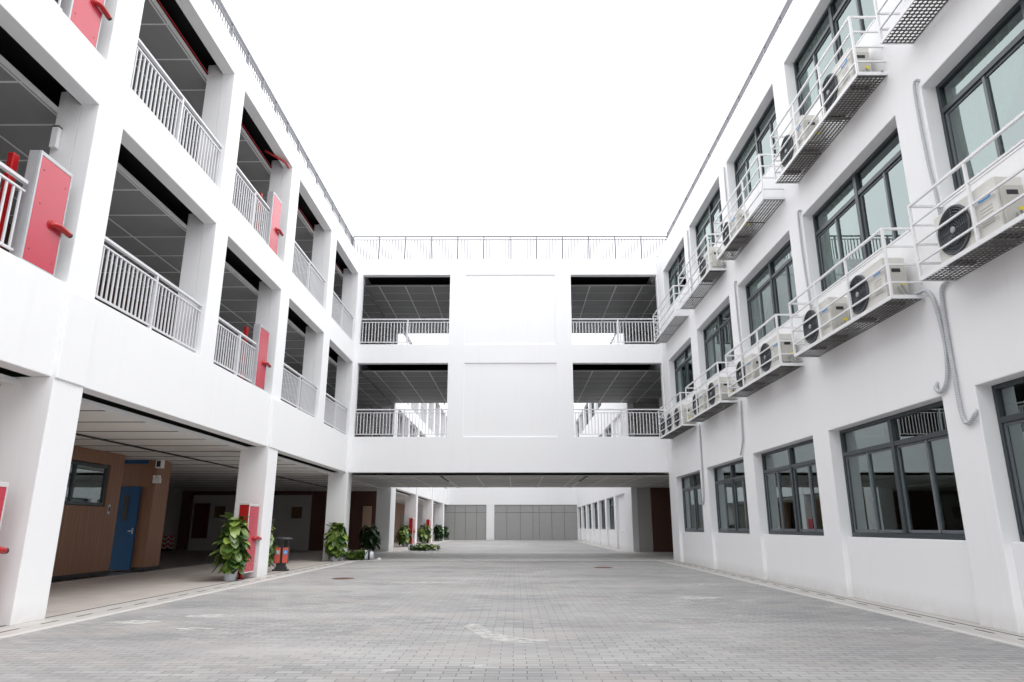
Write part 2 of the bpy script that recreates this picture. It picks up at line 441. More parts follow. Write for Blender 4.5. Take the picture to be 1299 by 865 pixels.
# arcade rooms
m = MB(); m.wall('X', -13.3, -13.5, -9., 23.56, 0, B1 - .13, [(19.9, 22.78, 2.12, 3.45)]); lw(m, 'wood_wall', WOOD)
m = MB(); m.box(-13.5, -14.6, 23.25, 23.56, 0, B1 - .13); m.box(-13.07, -15.5, 25.3, 26.35, 0, B1 - .13) ; lw(m, 'wood_wall', WOOD)
m = MB(); m.box(-13.285, -13.32, -9, 23.55, .0, .12); m.box(-13.055, -13.09, 25.29, 26.36, 0, .12); m.box(-13.09, -13.5, 25.285, 25.31, 0, .12)
lw(m, 'skirting', BLACKM)
m = MB(); m.box(-13.4, -15.4, 25.285, 25.31, 3.72, B1 - .13); lw(m, 'door_head_panel', BLUE)
d = MB(); d.box(-14.35, -13.50, 25.18, 25.25, .03, 2.9); door = lw(d, 'door', BLUE, .01)
m = MB(); m.box(-14.05, -13.86, 25.165, 25.18, 1.7, 2.6); _child(m, 'vision_panel', BLACKM, door)
m = MB(); m.box(-13.72, -13.56, 25.12, 25.16, 1.33, 1.37); m.box(-13.6, -13.56, 25.15, 25.19, 1.25, 1.45); _child(m, 'handle', STEEL, door)
w = MB()
for b in ((19.92, 22.76, 2.14, 2.24), (19.92, 22.76, 3.33, 3.43)): w.box(-13.34, -13.44, b[0], b[1], b[2], b[3])
for y in (19.92, 21.0, 22.66): w.box(-13.34, -13.44, y, y + .1, 2.24, 3.33)
w = lw(w, 'window', BRIDGE)
m = MB(); m.quad([(-13.385, 20.0, 2.22), (-13.385, 22.7, 2.22), (-13.385, 22.7, 3.36), (-13.385, 20.0, 3.36)]); _child(m, 'pane', GLASS, w)
m = MB(); m.box(-14.2, -14.3, 19.2, 23.8, 0, B1 - .13); lw(m, 'room_partition', HALL)
# hall beyond
m = MB(); m.box(-24, -13.9, 48, 48.2, -.1, B1 - .03); m.box(-24, -24.2, 24, 48.2, -.1, B1 - .03); m.box(-15.5, -24, 26.1, 26.35, 0, B1-.13)
m.box(-13.0, -13.2, 48.2, END, -.1, B1-.13)
lw(m, 'hall_wall', HALL)
m = MB(); m.box(-13.9, -8.9, 48.02, 48.22, -.1, B1 - .13); m.box(-22.6, -22.0, 47.6, 47.98, 0, B1-.13); m.box(-22.0, -13.9, 47.9, 47.98, 3.6, B1 - .13)
lw(m, 'brown_wall', DWOOD)
m = MB(); m.box(-10.35, -9.75, 47.94, 48.01, 0.02, 2.85); lw(m, 'lit_opening_panel', BEIGE)  # pale panel painted in place of a lit opening in the brown wall
for y in (49.5, 60.5, 71.0):
    m = MB(); m.box(-12.2, -12.4, y, y + 6.5, 0, B1 - .13); lw(m, 'wood_wall', WOOD)
    m = MB(); m.box(-12.17, -12.2, y + 4.6, y + 5.8, .02, 2.8); lw(m, 'window_strip', SASH)
m = MB(); m.box(-24, -13.2, END - .3, END, 0, B1 - .13); lw(m, 'hall_wall', HALL)
# interior column seen through the link galleries
m = MB()
for z0, z1 in ((S2 - .25, H2 - .12), (S3 - .25, H3 - .11)): m.box(-10.1, -9.5, 45.2, 45.9, z0, z1)
lw(m, 'pier', WHITE)

# balustrade between two piers: handrail, rail, posts, balusters
def balustrade(axis, p, u0, u1, z, parent, org, h=1.36, posts=None, mat=RAILG, sign=1):
    def bx(m, a, b, z0, z1, t):
        if axis == 'X': m.box(p - t, p + t, a, b, z0, z1)
        else: m.box(a, b, p - t, p + t, z0, z1)
    m = MB(); bx(m, u0, u1, z + h - .055, z + h, .04); bx(m, u0, u1, z + h - .20, z + h - .165, .022); bx(m, u0, u1, z + .12, z + .155, .022)
    r = m.build('balustrade', mat, parent, org)
    for t in posts or [.5]:
        q = u0 + (u1 - u0) * t
        m = MB(); bx(m, q - .035, q + .035, z - .02, z + h - .056, .035); _child(m, 'post', mat, r)
    m = MB(); n = int((u1 - u0) / .155)
    for i in range(n):
        q = u0 + (i + .5) * (u1 - u0) / n
        bx(m, q - .018, q + .018, z + .156, z + h - .201, .013)
    _child(m, 'balusters', mat, r)
    return r
for (c0, c1), k in zip(gal, range(9)):
    for z, lvl in ((S2, 2), (S3, 3)):
        e = c1
        if k in (2, 4): e = c1 - (1.22 if k == 2 or lvl == 2 or True else 0)
        if k == 0: continue
        balustrade('X', XL - .14, c0 + .005, e - .005, z, LW, LO, posts=[.5] if k not in (2, 4) else [.06, .55])
for (c0, c1), k in zip(galf, range(9)):
    for z in (S2, S3):
        balustrade('X', XL - .14, c0 + .005, c1 - .005, z, LW, LO)

# roof railing: dark posts and top rails, pale balusters
def roof_rail(axis, p, u0, u1, z, parent, org, h=1.45, sp=1.32):
    def bx(m, a, b, z0, z1, t):
        if axis == 'X': m.box(p - t, p + t, a, b, z0, z1)
        else: m.box(a, b, p - t, p + t, z0, z1)
    m = MB(); bx(m, u0, u1, z + h - .06, z + h, .045); bx(m, u0, u1, z + h - .22, z + h - .18, .025)
    r = m.build('roof_railing', RAILD, parent, org)
    n = max(1, round((u1 - u0) / sp))
    for i in range(n + 1):
        q = u0 + (u1 - u0) * i / n
        m = MB(); bx(m, q - .035, q + .035, z - .05, z + h - .061, .035); _child(m, 'post', RAILD, r)
    m = MB(); bx(m, u0, u1, z + .10, z + .13, .02)
    k = int((u1 - u0) / .165)
    for i in range(k):
        q = u0 + (i + .5) * (u1 - u0) / k
        bx(m, q - .023, q + .023, z + .131, z + h - .221, .012)
    _child(m, 'balusters', RAILP, r)
roof_rail('X', -8.55, -8.8, 33.3, TOP - .02, LW, LO)
roof_rail('X', -8.55, 44.6, END, TOP - .02, LW, LO)

# ------------------------------------------------------------------ LINK
LKO = (0, 38, 0)
LB = empty('link_building', LKO, 'white three-storey connecting block spanning the courtyard above an open passage', 'building')
def lb(mb, name, mat, bevel=0): return mb.build(name, mat, LB, LKO, bevel)
hl = []
for (a, b) in ((-7.76, -3.30), (2.86, 7.245)):
    hl += [(a, b, S2, H2), (a, b, S3, H3)]
f = MB(); f.wall('Y', LK, LK + .33, XL + .001, XR - .001, B1 - .004, TOP, hl + [(-2.5, 2.06, S2, H2), (-2.5, 2.06, S3, H3)])
lb(f, 'front_facade', WHITE, .012)
f = MB(); f.box(-2.6, 2.16, LK + .05, LK + .30, S2 - .1, H2 + .1); f.box(-2.6, 2.16, LK + .05, LK + .30, S3 - .1, H3 + .1)
f = f.build('recessed_panel', WHITE, LB, LKO)
f = MB(); f.wall('Y', LKB, LKB - .33, XL + .001, XR - .001, B1 - .004, TOP, hl); lb(f, 'rear_facade', WHITE, .012)
m = MB(); y0, y1 = LK + .335, LKB - .335
m.box(XL, XR, y0, y1, 4.62, S2 - .25); m.box(XL, XR, y0, y1, H2 + .55, S3 - .25); lb(m, 'floor_slab', INW)
m = MB(); m.box(XL, XR, y0, y1, H3 + .55, TOP - .02); lb(m, 'roof', WHITE)
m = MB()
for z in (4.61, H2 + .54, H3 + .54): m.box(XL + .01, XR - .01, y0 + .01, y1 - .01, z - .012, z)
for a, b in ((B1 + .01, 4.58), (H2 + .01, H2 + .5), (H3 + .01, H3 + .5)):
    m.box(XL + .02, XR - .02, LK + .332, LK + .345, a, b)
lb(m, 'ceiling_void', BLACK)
m = MB()
for z0, z1 in ((S2 - .25, H2 - .11), (S3 - .25, H3 - .1)): m.box(-3.2, 2.76, LK + 1.6, LKB - .4, z0, z1)
lb(m, 'stair_core', INW)
for z in (H2 - .11, H3 - .1):
    grid_ceiling(XL + .05, XR - .05, LK + 1.35, LKB - .34, z, CEILD, 1.40, 2.45, 'link_ceiling', lb, w=.06, x_off=.70, y_off=.02, wy=.05)
    m = MB(); y = LK + 2.55
    while y < LKB - .5: m.box(XL + .06, XR - .06, y - .015, y + .015, z - .008, z - .0005); y += 2.45
    lb(m, 'ceiling_joint', RAILG)
grid_ceiling(-8.54, XR + 7, LK + .85, LKB - .34, B1 - .12, CEILP, 1.6, 2.6, 'passage_ceiling', lb, w=.07, x_off=.30, y_off=1.3, wy=.03)
for z in (H2 - .11, H3 - .1): grid_ceiling(XR - .04, 13.8, LK + .4, LKB - .34, z, CEILD, 1.40, 2.45, 'link_ceiling', lb, w=.05, x_off=.5, y_off=1.0)
for x in (-3.55, 3.45):
    m = MB(); m.box(x - .07, x + .07, LK + .5, LK + 4.5, B1 - .155, B1 - .143); lb(m, 'lighting_track', BLACKM)
    m = MB(); m.box(x - .06, x + .06, LK + 4.6, LKB - .5, B1 - .155, B1 - .143); lb(m, 'lighting_track', TBAR)
for (a, b) in ((-7.72, -3.31), (2.87, 7.24)):
    for z in (S2, S3):
        balustrade('Y', LK + .12, a, b, z, LB, LKO, posts=[.53])
        balustrade('Y', LKB - .12, a, b, z, LB, LKO, posts=[.5])
roof_rail('Y', LK + .45, -8.5, 8.02, TOP - .02, LB, LKO, h=1.50, sp=1.38)

# ------------------------------------------------------------------ RIGHT WING
RWO = (11, 8, 0)
RW = empty('classroom_building', RWO, 'white three-storey wing on the right with dark-framed windows above the racks', 'building')
def rw(mb, name, mat, bevel=0): return mb.build(name, mat, RW, RWO, bevel)
WZ = [(1.285, 3.655, True), (6.80, 9.11, False), (11.42, 13.61, False)]
holes = []
for (a, b) in RB + RBF:
    for (z0, z1, g) in WZ: holes.append((a, b, 0 - 1 if g else z0, z1))
holes.append((33.0, 43.98, -1, B1))
holes += [(33.3, 43.7, S2, H2), (33.3, 43.7, S3, H3)]
f = MB(); f.wall('X', XR, XR + .36, -9., END, 0, TOP, holes); rw(f, 'window_facade', WHITE, .012)
for (a, b) in RB + RBF:
    m = MB(); m.box(XR + .13, XR + .45, a - .02 if False else a + .003, b - .003, 0, 1.28); rw(m, 'spandrel_panel', WHITE, .01)
m = MB()
for z0, z1 in ((4.4, 5.4), (9.7, 10.1)): m.box(XR + .365, 14, -9, 83, z0, z1)
m.box(XR + .365, 14, -9, 33.1, -.05, .03)
rw(m, 'floor_slab', INW)
m = MB(); m.box(XR + .365, 14, -9, END, H3 + .3, TOP - .02); rw(m, 'roof', WHITE)
m = MB(); m.box(13.8, 14, -9, END, 0, H3 + .28); m.box(XR + .37, 14, -9.2, -9, 0, H3 + .28)
for y in (5.9, 16.45, 26.9, 33.05, 44.15, 56, 66):
    for z0, z1 in ((0.03, 4.38), (5.41, 9.69), (10.11, H3 + .28)): m.box(XR + .37, 13.8, y - .1, y + .1, z0, z1)
m.box(XR + .003, 8.5, 44.0, 44.05, 0, B1 - .005)
rw(m, 'partition_wall', HALL)
m = MB(); m.box(8.5, 13.8, 43.9, 44.03, 0, B1 - .13); rw(m, 'brown_wall', DWOOD)
m = MB()
for z0, z1 in ((S2 - .25, 9.69), (S3 - .15, H3 + .28)): m.box(9.0, 9.7, 41.5, 42.3, z0, z1)
rw(m, 'pier', WHITE)
m = MB()
for z in (4.38, 9.68, H3 + .27): m.box(XR + .38, 13.8, -9, 33, z - .012, z)
rw(m, 'room_ceiling', CEILD)
roof_rail('X', 8.04, -8.8, 33.3, TOP - .02, RW, RWO, h=1.62)
roof_rail('X', 8.04, 44.6, END, TOP - .02, RW, RWO, h=1.62)

# one window: outer frame, mullion, transom (slate), sliding sash dividers, glass
def window(a, b, z0, z1, x, parent, org):
    m = MB(); t = .07; x0, x1 = x - .04, x + .05
    zt = z0 + (z1 - z0) * .765; ym = (a + b) / 2
    m.box(x0, x1, a, b, z0, z0 + .09); m.box(x0, x1, a, b, z1 - t, z1)
    m.box(x0, x1, a, a + t, z0 + .09, z1 - t); m.box(x0, x1, b - t, b, z0 + .09, z1 - t)
    m.box(x0 - .02, x1, ym - .06, ym + .06, z0 + .09, z1 - t)
    m.box(x0 - .01, x1, a + t, ym - .06, zt - .045, zt + .045); m.box(x0 - .01, x1, ym + .06, b - t, zt - .045, zt + .045)
    w = m.build('window', BRIDGE, parent, org)
    m = MB()
    for (p, q) in ((a + t, ym - .06), (ym + .06, b - t)):
        c = (p + q) / 2; s0, s1 = x0 + .03, x1 - .02
        m.box(s0, s1, p, p + .045, z0 + .1, zt - .05); m.box(s0 - .02, s1, c - .03, c + .03, z0 + .1, zt - .05); m.box(s0, s1, q - .045, q, z0 + .1, zt - .05)
        m.box(s0, s1, p + .045, c - .03, z0 + .095, z0 + .15); m.box(s0, s1, c + .03, q - .045, z0 + .095, z0 + .15)
        m.box(s0, s1, p + .045, c - .03, zt - .09, zt - .05); m.box(s0, s1, c + .03, q - .045, zt - .09, zt - .05)
    _child(m, 'sash', SASH, w)
    m = MB(); m.quad([(x + .012, a + .05, z0 + .05), (x + .012, a + .05, z1 - .05), (x + .012, b - .05, z1 - .05), (x + .012, b - .05, z0 + .05)])
    _child(m, 'pane', GLASS, w)
for (a, b) in RB[1:] + RBF:
    for (z0, z1, g) in WZ:
        if (a, b) in RBF and (a > 75 or b < 52) and g and a < 48: pass
        if (a, b) == RBF[0]:
            m = MB(); m.box(XR + .2, XR + .34, a, b, z0, z1); rw(m, 'blank_panel', WHITE); continue
        window(a + .01, b - .01, z0 + .004, z1 - .004, XR + .30, RW, RWO)
# sills
for (a, b) in RB:
    for z in (6.80, 11.42):
        m = MB(); m.box(XR - .012, XR + .25, a + .004, b - .004, z - .03, z + .004); rw(m, 'window_sill', WHITE)
    
# curtains (hang inside, own things)
def curtain(y0, y1, z0, z1, x, label):
    m = MB(); n = 40; vs = []
    tie = z0 + (z1 - z0) * .38
    for j in range(13):
        z = z1 + (z0 - z1) * j / 12
        pinch = 1 - .45 * math.exp(-((z - tie) / .45) ** 2)
        row = []
        for i in range(n + 1):
            u = i / n
            y = y1 - (y1 - y0) * u * pinch
            row.append(m.v(x + .06 * math.sin(u * 38 + .5 * math.sin(j)) * pinch, y, z))
        vs.append(row)
    for r0, r1 in zip(vs, vs[1:]):
        for i in range(n): m.bm.faces.new((r0[i], r0[i+1], r1[i+1], r1[i])).smooth = True
    o = m.build('curtain', CURT, None, (x, y1, z0)); o.location = Vector((x, y1, z0)) * S
    md = o.modifiers.new('thick', 'SOLIDIFY'); md.thickness = .004
    tag(o, label, 'curtain', 'curtains behind the upper right windows')
ordn = ['nearest', 'second nearest', 'third nearest', 'fourth nearest', 'farthest']
for i, k in enumerate((6-4, 6-3, 6-2, 6-1, 6)):
    a, b = RB[k]
    curtain(b - (1.75 if i < 2 else 1.3), b - .10, 6.5, 9.05, XR + .46, 'pale green curtain tied back inside the %s middle-floor window on the right' % ordn[i])
    curtain(b - 1.5, b - .10, 11.1, 13.55, XR + .46, 'pale green curtain hanging inside the %s top-floor window on the right' % ordn[i])

# ------------------------------------------------------------------ END BLOCK
EO = (0, 88, 0)
EB = empty('end_building', EO, 'distant white block closing the far courtyard, with grey panelled ground floor', 'building')
m = MB(); m.wall('Y', END, END + .35, XL - 8, XR + 8, 0, TOP, [(-8.3, -3.36, -1, 4.0), (-2.42, 7.6, -1, 4.0)]); m.build('front_wall', WHITE, EB, EO)
m = MB(); m.box(XL - 8, XR + 8, END + .36, END + 10, 4.1, TOP - .1); m.build('upper_storeys', WHITE, EB, EO)
for (p, q, xs) in ((-8.3, -3.36, (-8.3, -7.06, -5.81, -4.51, -3.36)), (-2.42, 7.6, (-2.42, -.95, .63, 2.11, 2.85, 4.33, 5.81, 7.6))):
    for a, b in zip(xs, xs[1:]):
        m = MB(); m.box(a + .015, b - .015, END + .10, END + .2, .0, 3.10); m.box(a + .015, b - .015, END + .10, END + .2, 3.13, 3.99)
        m.build('cladding_panel', SHUT, EB, EO, .004)
    m = MB(); m.box(p, q, END + .21, END + .3, 0, 4.0); m.build('cladding_backing', SEAM, EB, EO)
roof_rail('Y', END + .4, -8, 8, TOP - .02, EB, EO)

# ------------------------------------------------------------------ GROUND
def struct(m, name, mat, bevel=0):
    o = m.build(name, mat, None, (0, 0, 0), bevel); o['kind'] = 'structure'; return o
m = MB(); m.quad([(-400, -300, -.03), (400, -300, -.03), (400, 700, -.03), (-400, 700, -.03)]); struct(m, 'ground', HALLF)
m = MB(); m.quad([(-7.1, -9, 0), (6.5, -9, 0), (6.5, LK - .02, 0), (-7.1, LK - .02, 0)]); struct(m, 'courtyard_paving', PAVER)
m = MB(); m.quad([(-7.1, LKB + .2, 0), (6.5, LKB + .2, 0), (6.5, END + .3, 0), (-7.1, END + .3, 0)]); struct(m, 'far_courtyard_paving', PAVER)
PASS = tiles('passage_tile', (.54, .525, .51), (.57, .555, .54), (.40, .39, .37), .82, .82)
m = MB(); m.quad([(-8.9, LK + .2, .012), (14, LK + .2, .012), (14, LKB - .02, .012), (-8.9, LKB - .02, .012)]); struct(m, 'passage_floor', PASS)
for y in (LK, LKB):
    m = MB(); m.box(-7.1, XR, y - .02, y + .2, -.04, .016); struct(m, 'passage_kerb', KERBM, .004)
m = MB(); m.quad([(-12.7, -9, .0), (-8.0, -9, .0), (-8.0, END, .0), (-12.7, END, .0)]); struct(m, 'arcade_floor', CORR)
m = MB(); m.box(-12.7, -12.56, -9, END, -.02, .006); struct(m, 'arcade_threshold', KERBM)
m = MB(); m.quad([(-8.0, -9, .004), (-7.22, -9, .004), (-7.22, END, .004), (-8.0, END, .004)]); struct(m, 'left_drain_strip', STONE)
m = MB(); m.box(-7.22, -7.1, -9, LK - .02, -.04, .014); m.box(-7.22, -7.1, LKB + .2, END, -.04, .014); struct(m, 'left_kerb', KERBM, .004)
m = MB(); m.quad([(6.62, -9, .004), (XR + .14, -9, .004), (XR + .14, END, .004), (6.62, END, .004)]); struct(m, 'right_drain_strip', STONE)
m = MB(); m.box(6.5, 6.62, -9, LK - .02, -.04, .014); m.box(6.5, 6.62, LKB + .2, END, -.04, .014); struct(m, 'right_kerb', KERBM, .004)
m = MB(); y = .5
while y < LK - 1: 
    m.box(-7.56, -7.52, y, y + .42, .0045, .0085); m.box(6.93, 6.97, y, y + .42, .0045, .0085); y += .93
struct(m, 'drain_slot', plain('slot_shadow_grime', (.13, .12, .11), .9))
# inner grout line of the strips and of the column bases
m = MB(); m.box(-7.98, -7.95, -9, LK, .005, .009); m.box(7.12, 7.14, -9, 31.6, .005, .009); struct(m, 'strip_joint', SEAM)

def blob(name, pts, mat, z=.004):
    m = MB(); m.bm.faces.new([m.v(x, y, z) for x, y in pts]); o = m.build(name, mat); o['kind'] = 'structure'
arc = [(-.82, 11.5), (-.70, 11.75), (-.55, 11.6), (-.36, 10.85), (-.09, 10.48), (.15, 10.25), (.45, 10.15), (.45, 9.95), (.15, 9.85), (-.16, 9.93), (-.42, 10.2), (-.62, 10.85)]
blob('cement_smear', arc, CEMENT)
def ell(cx, cy, rx, ry, n=18):
    return [(cx + rx * math.cos(2*math.pi*k/n) * random.uniform(.75, 1.1), cy + ry * math.sin(2*math.pi*k/n) * random.uniform(.7, 1.15)) for k in range(n)]
for (cx, cy, rx, ry) in ((-6.15, 11.9, .42, .28), (-5.3, 12.7, .5, .25), (4.0, 15.9, .55, .5), (3.4, 15.2, .3, .2), (4.9, 15.2, .3, .15), (5.5, 11.2, .25, .12), (1.2, 25, .8, .4), (-2.5, 20, 1.3, .25), (-4.8, 27.5, 1., .3), (5.2, 19.5, .5, .3), (-4.9, 11.2, .35, .12)):
    blob('cement_smear', ell(cx, cy, rx, ry), CEMENT)

def manhole(x, y, r, label):
    t = empty('manhole_cover', (x, y, 0), label, 'manhole cover', 'manhole covers in the paving')
    m = MB(); m.lathe([(r, .002), (r, .012), (r - .05, .014), (r - .06, .009)], seg=28); m.build('frame_ring', IRON, t)
    m = MB(); m.lathe([(r - .07, .006), (r - .07, .013), (.0001, .015)], seg=28)
    for i in range(-3, 4):
        for j in range(-3, 4):
            if math.hypot(i, j) < 3.4: m.box(i*r*.22 - .02, i*r*.22 + .02, j*r*.22 - .02, j*r*.22 + .02, .0155, .021)
    m.build('lid', IRON, t)
manhole(-5.14, 21.6, .33, 'rusty round manhole cover in the paving on the left, in front of the litter bin')
manhole(3.34, 27.3, .36, 'rusty round manhole cover in the paving at the right, near the passage')

# ------------------------------------------------------------------ AC RACKS
def make_rack():
    L, D, H = 4.36, .57, 1.35
    t = empty('equipment_rack', (0, 0, 0), '', 'rack')
    m = MB(); nx, ny = 7, 54
    dx, dy = D / nx, L / ny
    for i in range(nx):
        for j in range(ny):
            cx, cy = -D + (i + .5) * dx, (j + .5) * dy
            solidc = (j % 18 == 0)
            q = [(cx - dx/2, cy - dy/2), (cx, cy - dy/2), (cx + dx/2, cy - dy/2), (cx + dx/2, cy), (cx + dx/2, cy + dy/2), (cx, cy + dy/2), (cx - dx/2, cy + dy/2), (cx - dx/2, cy)]
            if solidc:
                m.bm.faces.new([m.v(a, b, 0) for a, b in (q[0], q[2], q[4], q[6])]); continue
            r = .030
            h = [(cx + r * math.cos(R(225 + 45*k)), cy + r * math.sin(R(225 + 45*k))) for k in range(8)]
            ov = [m.v(a, b, 0) for a, b in q]; iv = [m.v(a, b, 0) for a, b in h]
            for k in range(8): m.bm.faces.new((ov[k], ov[(k+1) % 8], iv[(k+1) % 8], iv[k]))
    bmesh.ops.remove_doubles(m.bm, verts=m.bm.verts, dist=.0005)
    tr = m.build('tray', TRAY, t)
    md = tr.modifiers.new('thick', 'SOLIDIFY'); md.thickness = .004; md.offset = 1
    w = .032
    m = MB()
    m.box(-D - .02, -D, 0, L, -.015, .055); m.box(-D, 0, -.02, 0, -.015, .055); m.box(-D, 0, L, L + .02, -.015, .055)
    m.box(-.03, 0, 0, L, .006, .04)
    for z in (.28, .62, .97): m.box(-D - w/2, -D + w/2, w/2, L - w/2, z, z + w)
    m.box(-D - .022, -D + .022, -.02, L + .02, H - .04, H)
    for yy in (0, L):
        for z in (.28, .62, .97): m.box(-D + w/2, -.002, yy - w/2, yy + w/2, z, z + w)
        m.box(-D + .022, -.002, yy - .022, yy + .022, H - .04, H)
    m.build('guard_rails', RAILW, t)
    for y in (0, L * .335, L * .665, L):
        m = MB(); m.box(-D - .021, -D + .021, y - .021, y + .021, .0, H - .041); m.build('post', RAILW, t)
    return t
def make_ac():
    L, H, D = 1.42, .86, .42    # origin: near bottom corner against the wall side
    t = empty('air_conditioner', (0, 0, 0), '', 'air conditioner')
    m = MB(); m.box(-D, 0, 0, L, .05, H); m.build('casing', ACW, t, bevel=.02, seg=3)
    for q in (.15, L - .25):
        m = MB(); m.box(-D + .01, -.02, q, q + .07, 0, .055); m.build('foot', BLACKM, t)
    cy, cz, rr = L - .47, .46, .385
    g = MB(); g.lathe([(rr, -D - .004), (rr, -D - .03), (rr - .03, -D - .035), (rr - .035, -D - .012), (.001, -D - .010)], (0, cy, cz), 40, 'X')
    g = g.build('fan_grille', FAN, t)
    m = MB()
    for k in range(1, 8):
        ra = rr * k / 8.2
        m.tube([(-D - .03, cy + ra*math.cos(a), cz + ra*math.sin(a)) for a in [2*math.pi*i/28 for i in range(29)]], .007, 5, False)
    for k in range(8):
        a = math.pi * k / 4
        m.tube([(-D - .026, cy + .06*math.cos(a), cz + .06*math.sin(a)), (-D - .026, cy + (rr-.03)*math.cos(a), cz + (rr-.03)*math.sin(a))], .008, 5)
    m.build('grille_wire', plain_cache('ac_wire', (.07, .075, .085)), g)
    m = MB(); m.lathe([(.055, -D - .02), (.055, -D - .042), (.03, -D - .048)], (0, cy, cz), 16, 'X'); m.build('hub', HUB, g)
    m = MB()
    m.box(-D - .004, -D - .001, .10, .36, .60, .67); m.build('maker_label', STBLUE, t, bevel=.004)
    m = MB(); m.box(-D - .006, -D - .0045, .15, .31, .625, .645); m.build('label_lettering', PAPER, t)
    m = MB()
    for i in range(6): m.box(-D - .006, -D, .10, .36, .22 + i*.05, .235 + i*.05)
    m.build('front_louvres', ACC, t)
    m = MB(); m.box(-D + .05, -.05, -.05, 0, .10, .70); m.build('valve_cover', ACC, t, bevel=.012)
    m = MB(); m.box(-D + .12, -.14, -.055, -.05, .55, .62); m.build('grip_recess', BLACKM, t)
    m = MB(); m.box(-.17, -.08, -.056, -.051, .30, .36); m.build('warning_sticker', STYEL, t)
    m = MB(); m.tube([(-.15, -.06, .30), (-.14, -.12, .2), (-.12, -.16, .09), (-.05, -.24, .06), (.0, -.34, .04)], .016, 6)
    m.tube([(-.22, -.06, .26), (-.22, -.11, .16), (-.18, -.15, .05), (-.08, -.2, .05), (.0, -.26, .05)], .013, 6)
    m.build('refrigerant_hose', HUB, t)
    return t
_pc = {}
def plain_cache(n, c):
    if n not in _pc: _pc[n] = plain(n, c, .5)
    return _pc[n]
rack0 = make_rack(); ac0 = make_ac()
first = {'r': True, 'a': True}
pos = {2: 'nearest', 3: 'second', 4: 'third', 5: 'fourth', 6: 'farthest'}
def rack(k, lvl):
    a, b = RB[k]; z = {2: 5.43, 3: 10.03}[lvl]
    t = rack0 if first['r'] else copy_tree(rack0); first['r'] = False
    nm = {2: 'middle-floor', 3: 'top-floor'}[lvl]
    wh = {2: 'cut by the picture edge', 3: 'second nearest', 4: 'third nearest', 5: 'fourth nearest', 6: 'farthest'}[k]
    place(t, (XR - .004, a + .02, z), 'white railed steel rack under the %s windows, %s' % (nm, wh), 'white equipment racks on the right facade')
    return z
def ac(k, lvl, yfan, label):
    z = {2: 5.43, 3: 10.03}[lvl]
    t = ac0 if first['a'] else copy_tree(ac0); first['a'] = False
    place(t, (XR - .10, yfan - (1.42 - .47), z + .012), label, 'air conditioner units on the racks')
for k in range(2, 7):
    for lvl in (2, 3): rack(k, lvl)
ac(2, 2, 9.74, 'beige air conditioner unit in the nearest middle-floor rack at the right picture edge')
ac(3, 2, 12.78, 'nearer of two beige air conditioner units in the second middle-floor rack')
ac(3, 2, 15.02, 'farther of two beige air conditioner units in the second middle-floor rack')
ac(4, 2, 17.95, 'nearer of two air conditioner units in the third middle-floor rack')
ac(4, 2, 20.05, 'farther of two air conditioner units in the third middle-floor rack')
ac(5, 2, 23.2, 'nearer of two small-looking air conditioner units in the fourth middle-floor rack')
ac(5, 2, 25.35, 'farther of two small-looking air conditioner units in the fourth middle-floor rack')
ac(6, 2, 28.42, 'nearest of three air conditioner units in the farthest middle-floor rack')
ac(6, 2, 29.86, 'middle of three air conditioner units in the farthest middle-floor rack')
ac(6, 2, 31.2, 'farthest of three air conditioner units, beside the link block')
ac(3, 3, 12.83, 'nearer of two air conditioner units in the second top-floor rack')
ac(3, 3, 15.2, 'farther of two air conditioner units in the second top-floor rack')
ac(4, 3, 20.2, 'single air conditioner unit at the far end of the third top-floor rack')
ac(5, 3, 23.1, 'single air conditioner unit at the near end of the fourth top-floor rack')

# conduits
def smooth(pts, n=6):
    out = []
    P = [Vector(p) for p in pts]; P = [P[0]] + P + [P[-1]]
    for i in range(1, len(P) - 2):
        for t in range(n):
            u = t / n
            a, b, c, d = P[i-1], P[i], P[i+1], P[i+2]
            out.append(tuple(.5 * ((2*b) + (c - a)*u + (2*a - 5*b + 4*c - d)*u*u + (3*b - a - 3*c + d)*u**3)))
    out.append(tuple(P[-2])); return out
def conduit(pts, label, r=.034):
    sp = smooth(pts)
    m = MB(); m.tube(sp, r, 8); o = m.build('conduit', CONDM, None, pts[-1]); o.location = Vector(pts[-1]) * S
    tag(o, label, 'conduit', 'grey corrugated conduits on the right wall')
x = XR - .045
conduit([(x - .1, 11.62, 5.50), (x, 11.42, 5.50), (x, 11.26, 5.2), (x, 11.17, 4.5), (x, 11.24, 4.0), (x, 11.36, 3.78), (x, 11.52, 3.72), (x, 11.62, 3.80), (x + .05, 11.60, 3.9)], 'grey corrugated conduit ending in a hook above the large ground-floor window')
conduit([(x - .1, 10.62, 5.46), (x, 10.85, 5.47), (x, 11.04, 5.35), (x, 11.08, 4.7), (x, 11.08, 3.9), (x, 11.07, 3.35), (x, 11.0, 3.12), (x, 10.86, 3.12), (x, 10.75, 3.2), (x + .05, 10.74, 3.27)], 'longer grey corrugated conduit curling onto the ground-floor pier beside the large window')
for k, nm in ((2, 'nearest'), (3, 'second'), (4, 'third')):
    b = RB[k][1] - .02
    conduit([(x + .05, b + .02, 9.24), (x, b + .05, 9.27), (x, b + .13, 9.15), (x, b + .14, 8.5), (x, b + .11, 7.6), (x, b + .05, 6.9), (x, b + .02, 5.6)], 'thin grey conduit on the pier beyond the %s middle-floor window' % nm, .028)
conduit([(x, 21.70, 5.40), (x, 21.78, 5.0), (x, 21.84, 4.36), (x, 21.9, 4.1), (x, 22.2, 3.72)], 'thin grey conduit below the third middle-floor rack', .03)
conduit([(x, 26.86, 5.38), (x, 26.88, 4.4), (x, 26.93, 3.5), (x, 27.0, 2.6), (x, 27.2, 2.34)], 'thin grey conduit between the two farthest ground-floor windows', .035)
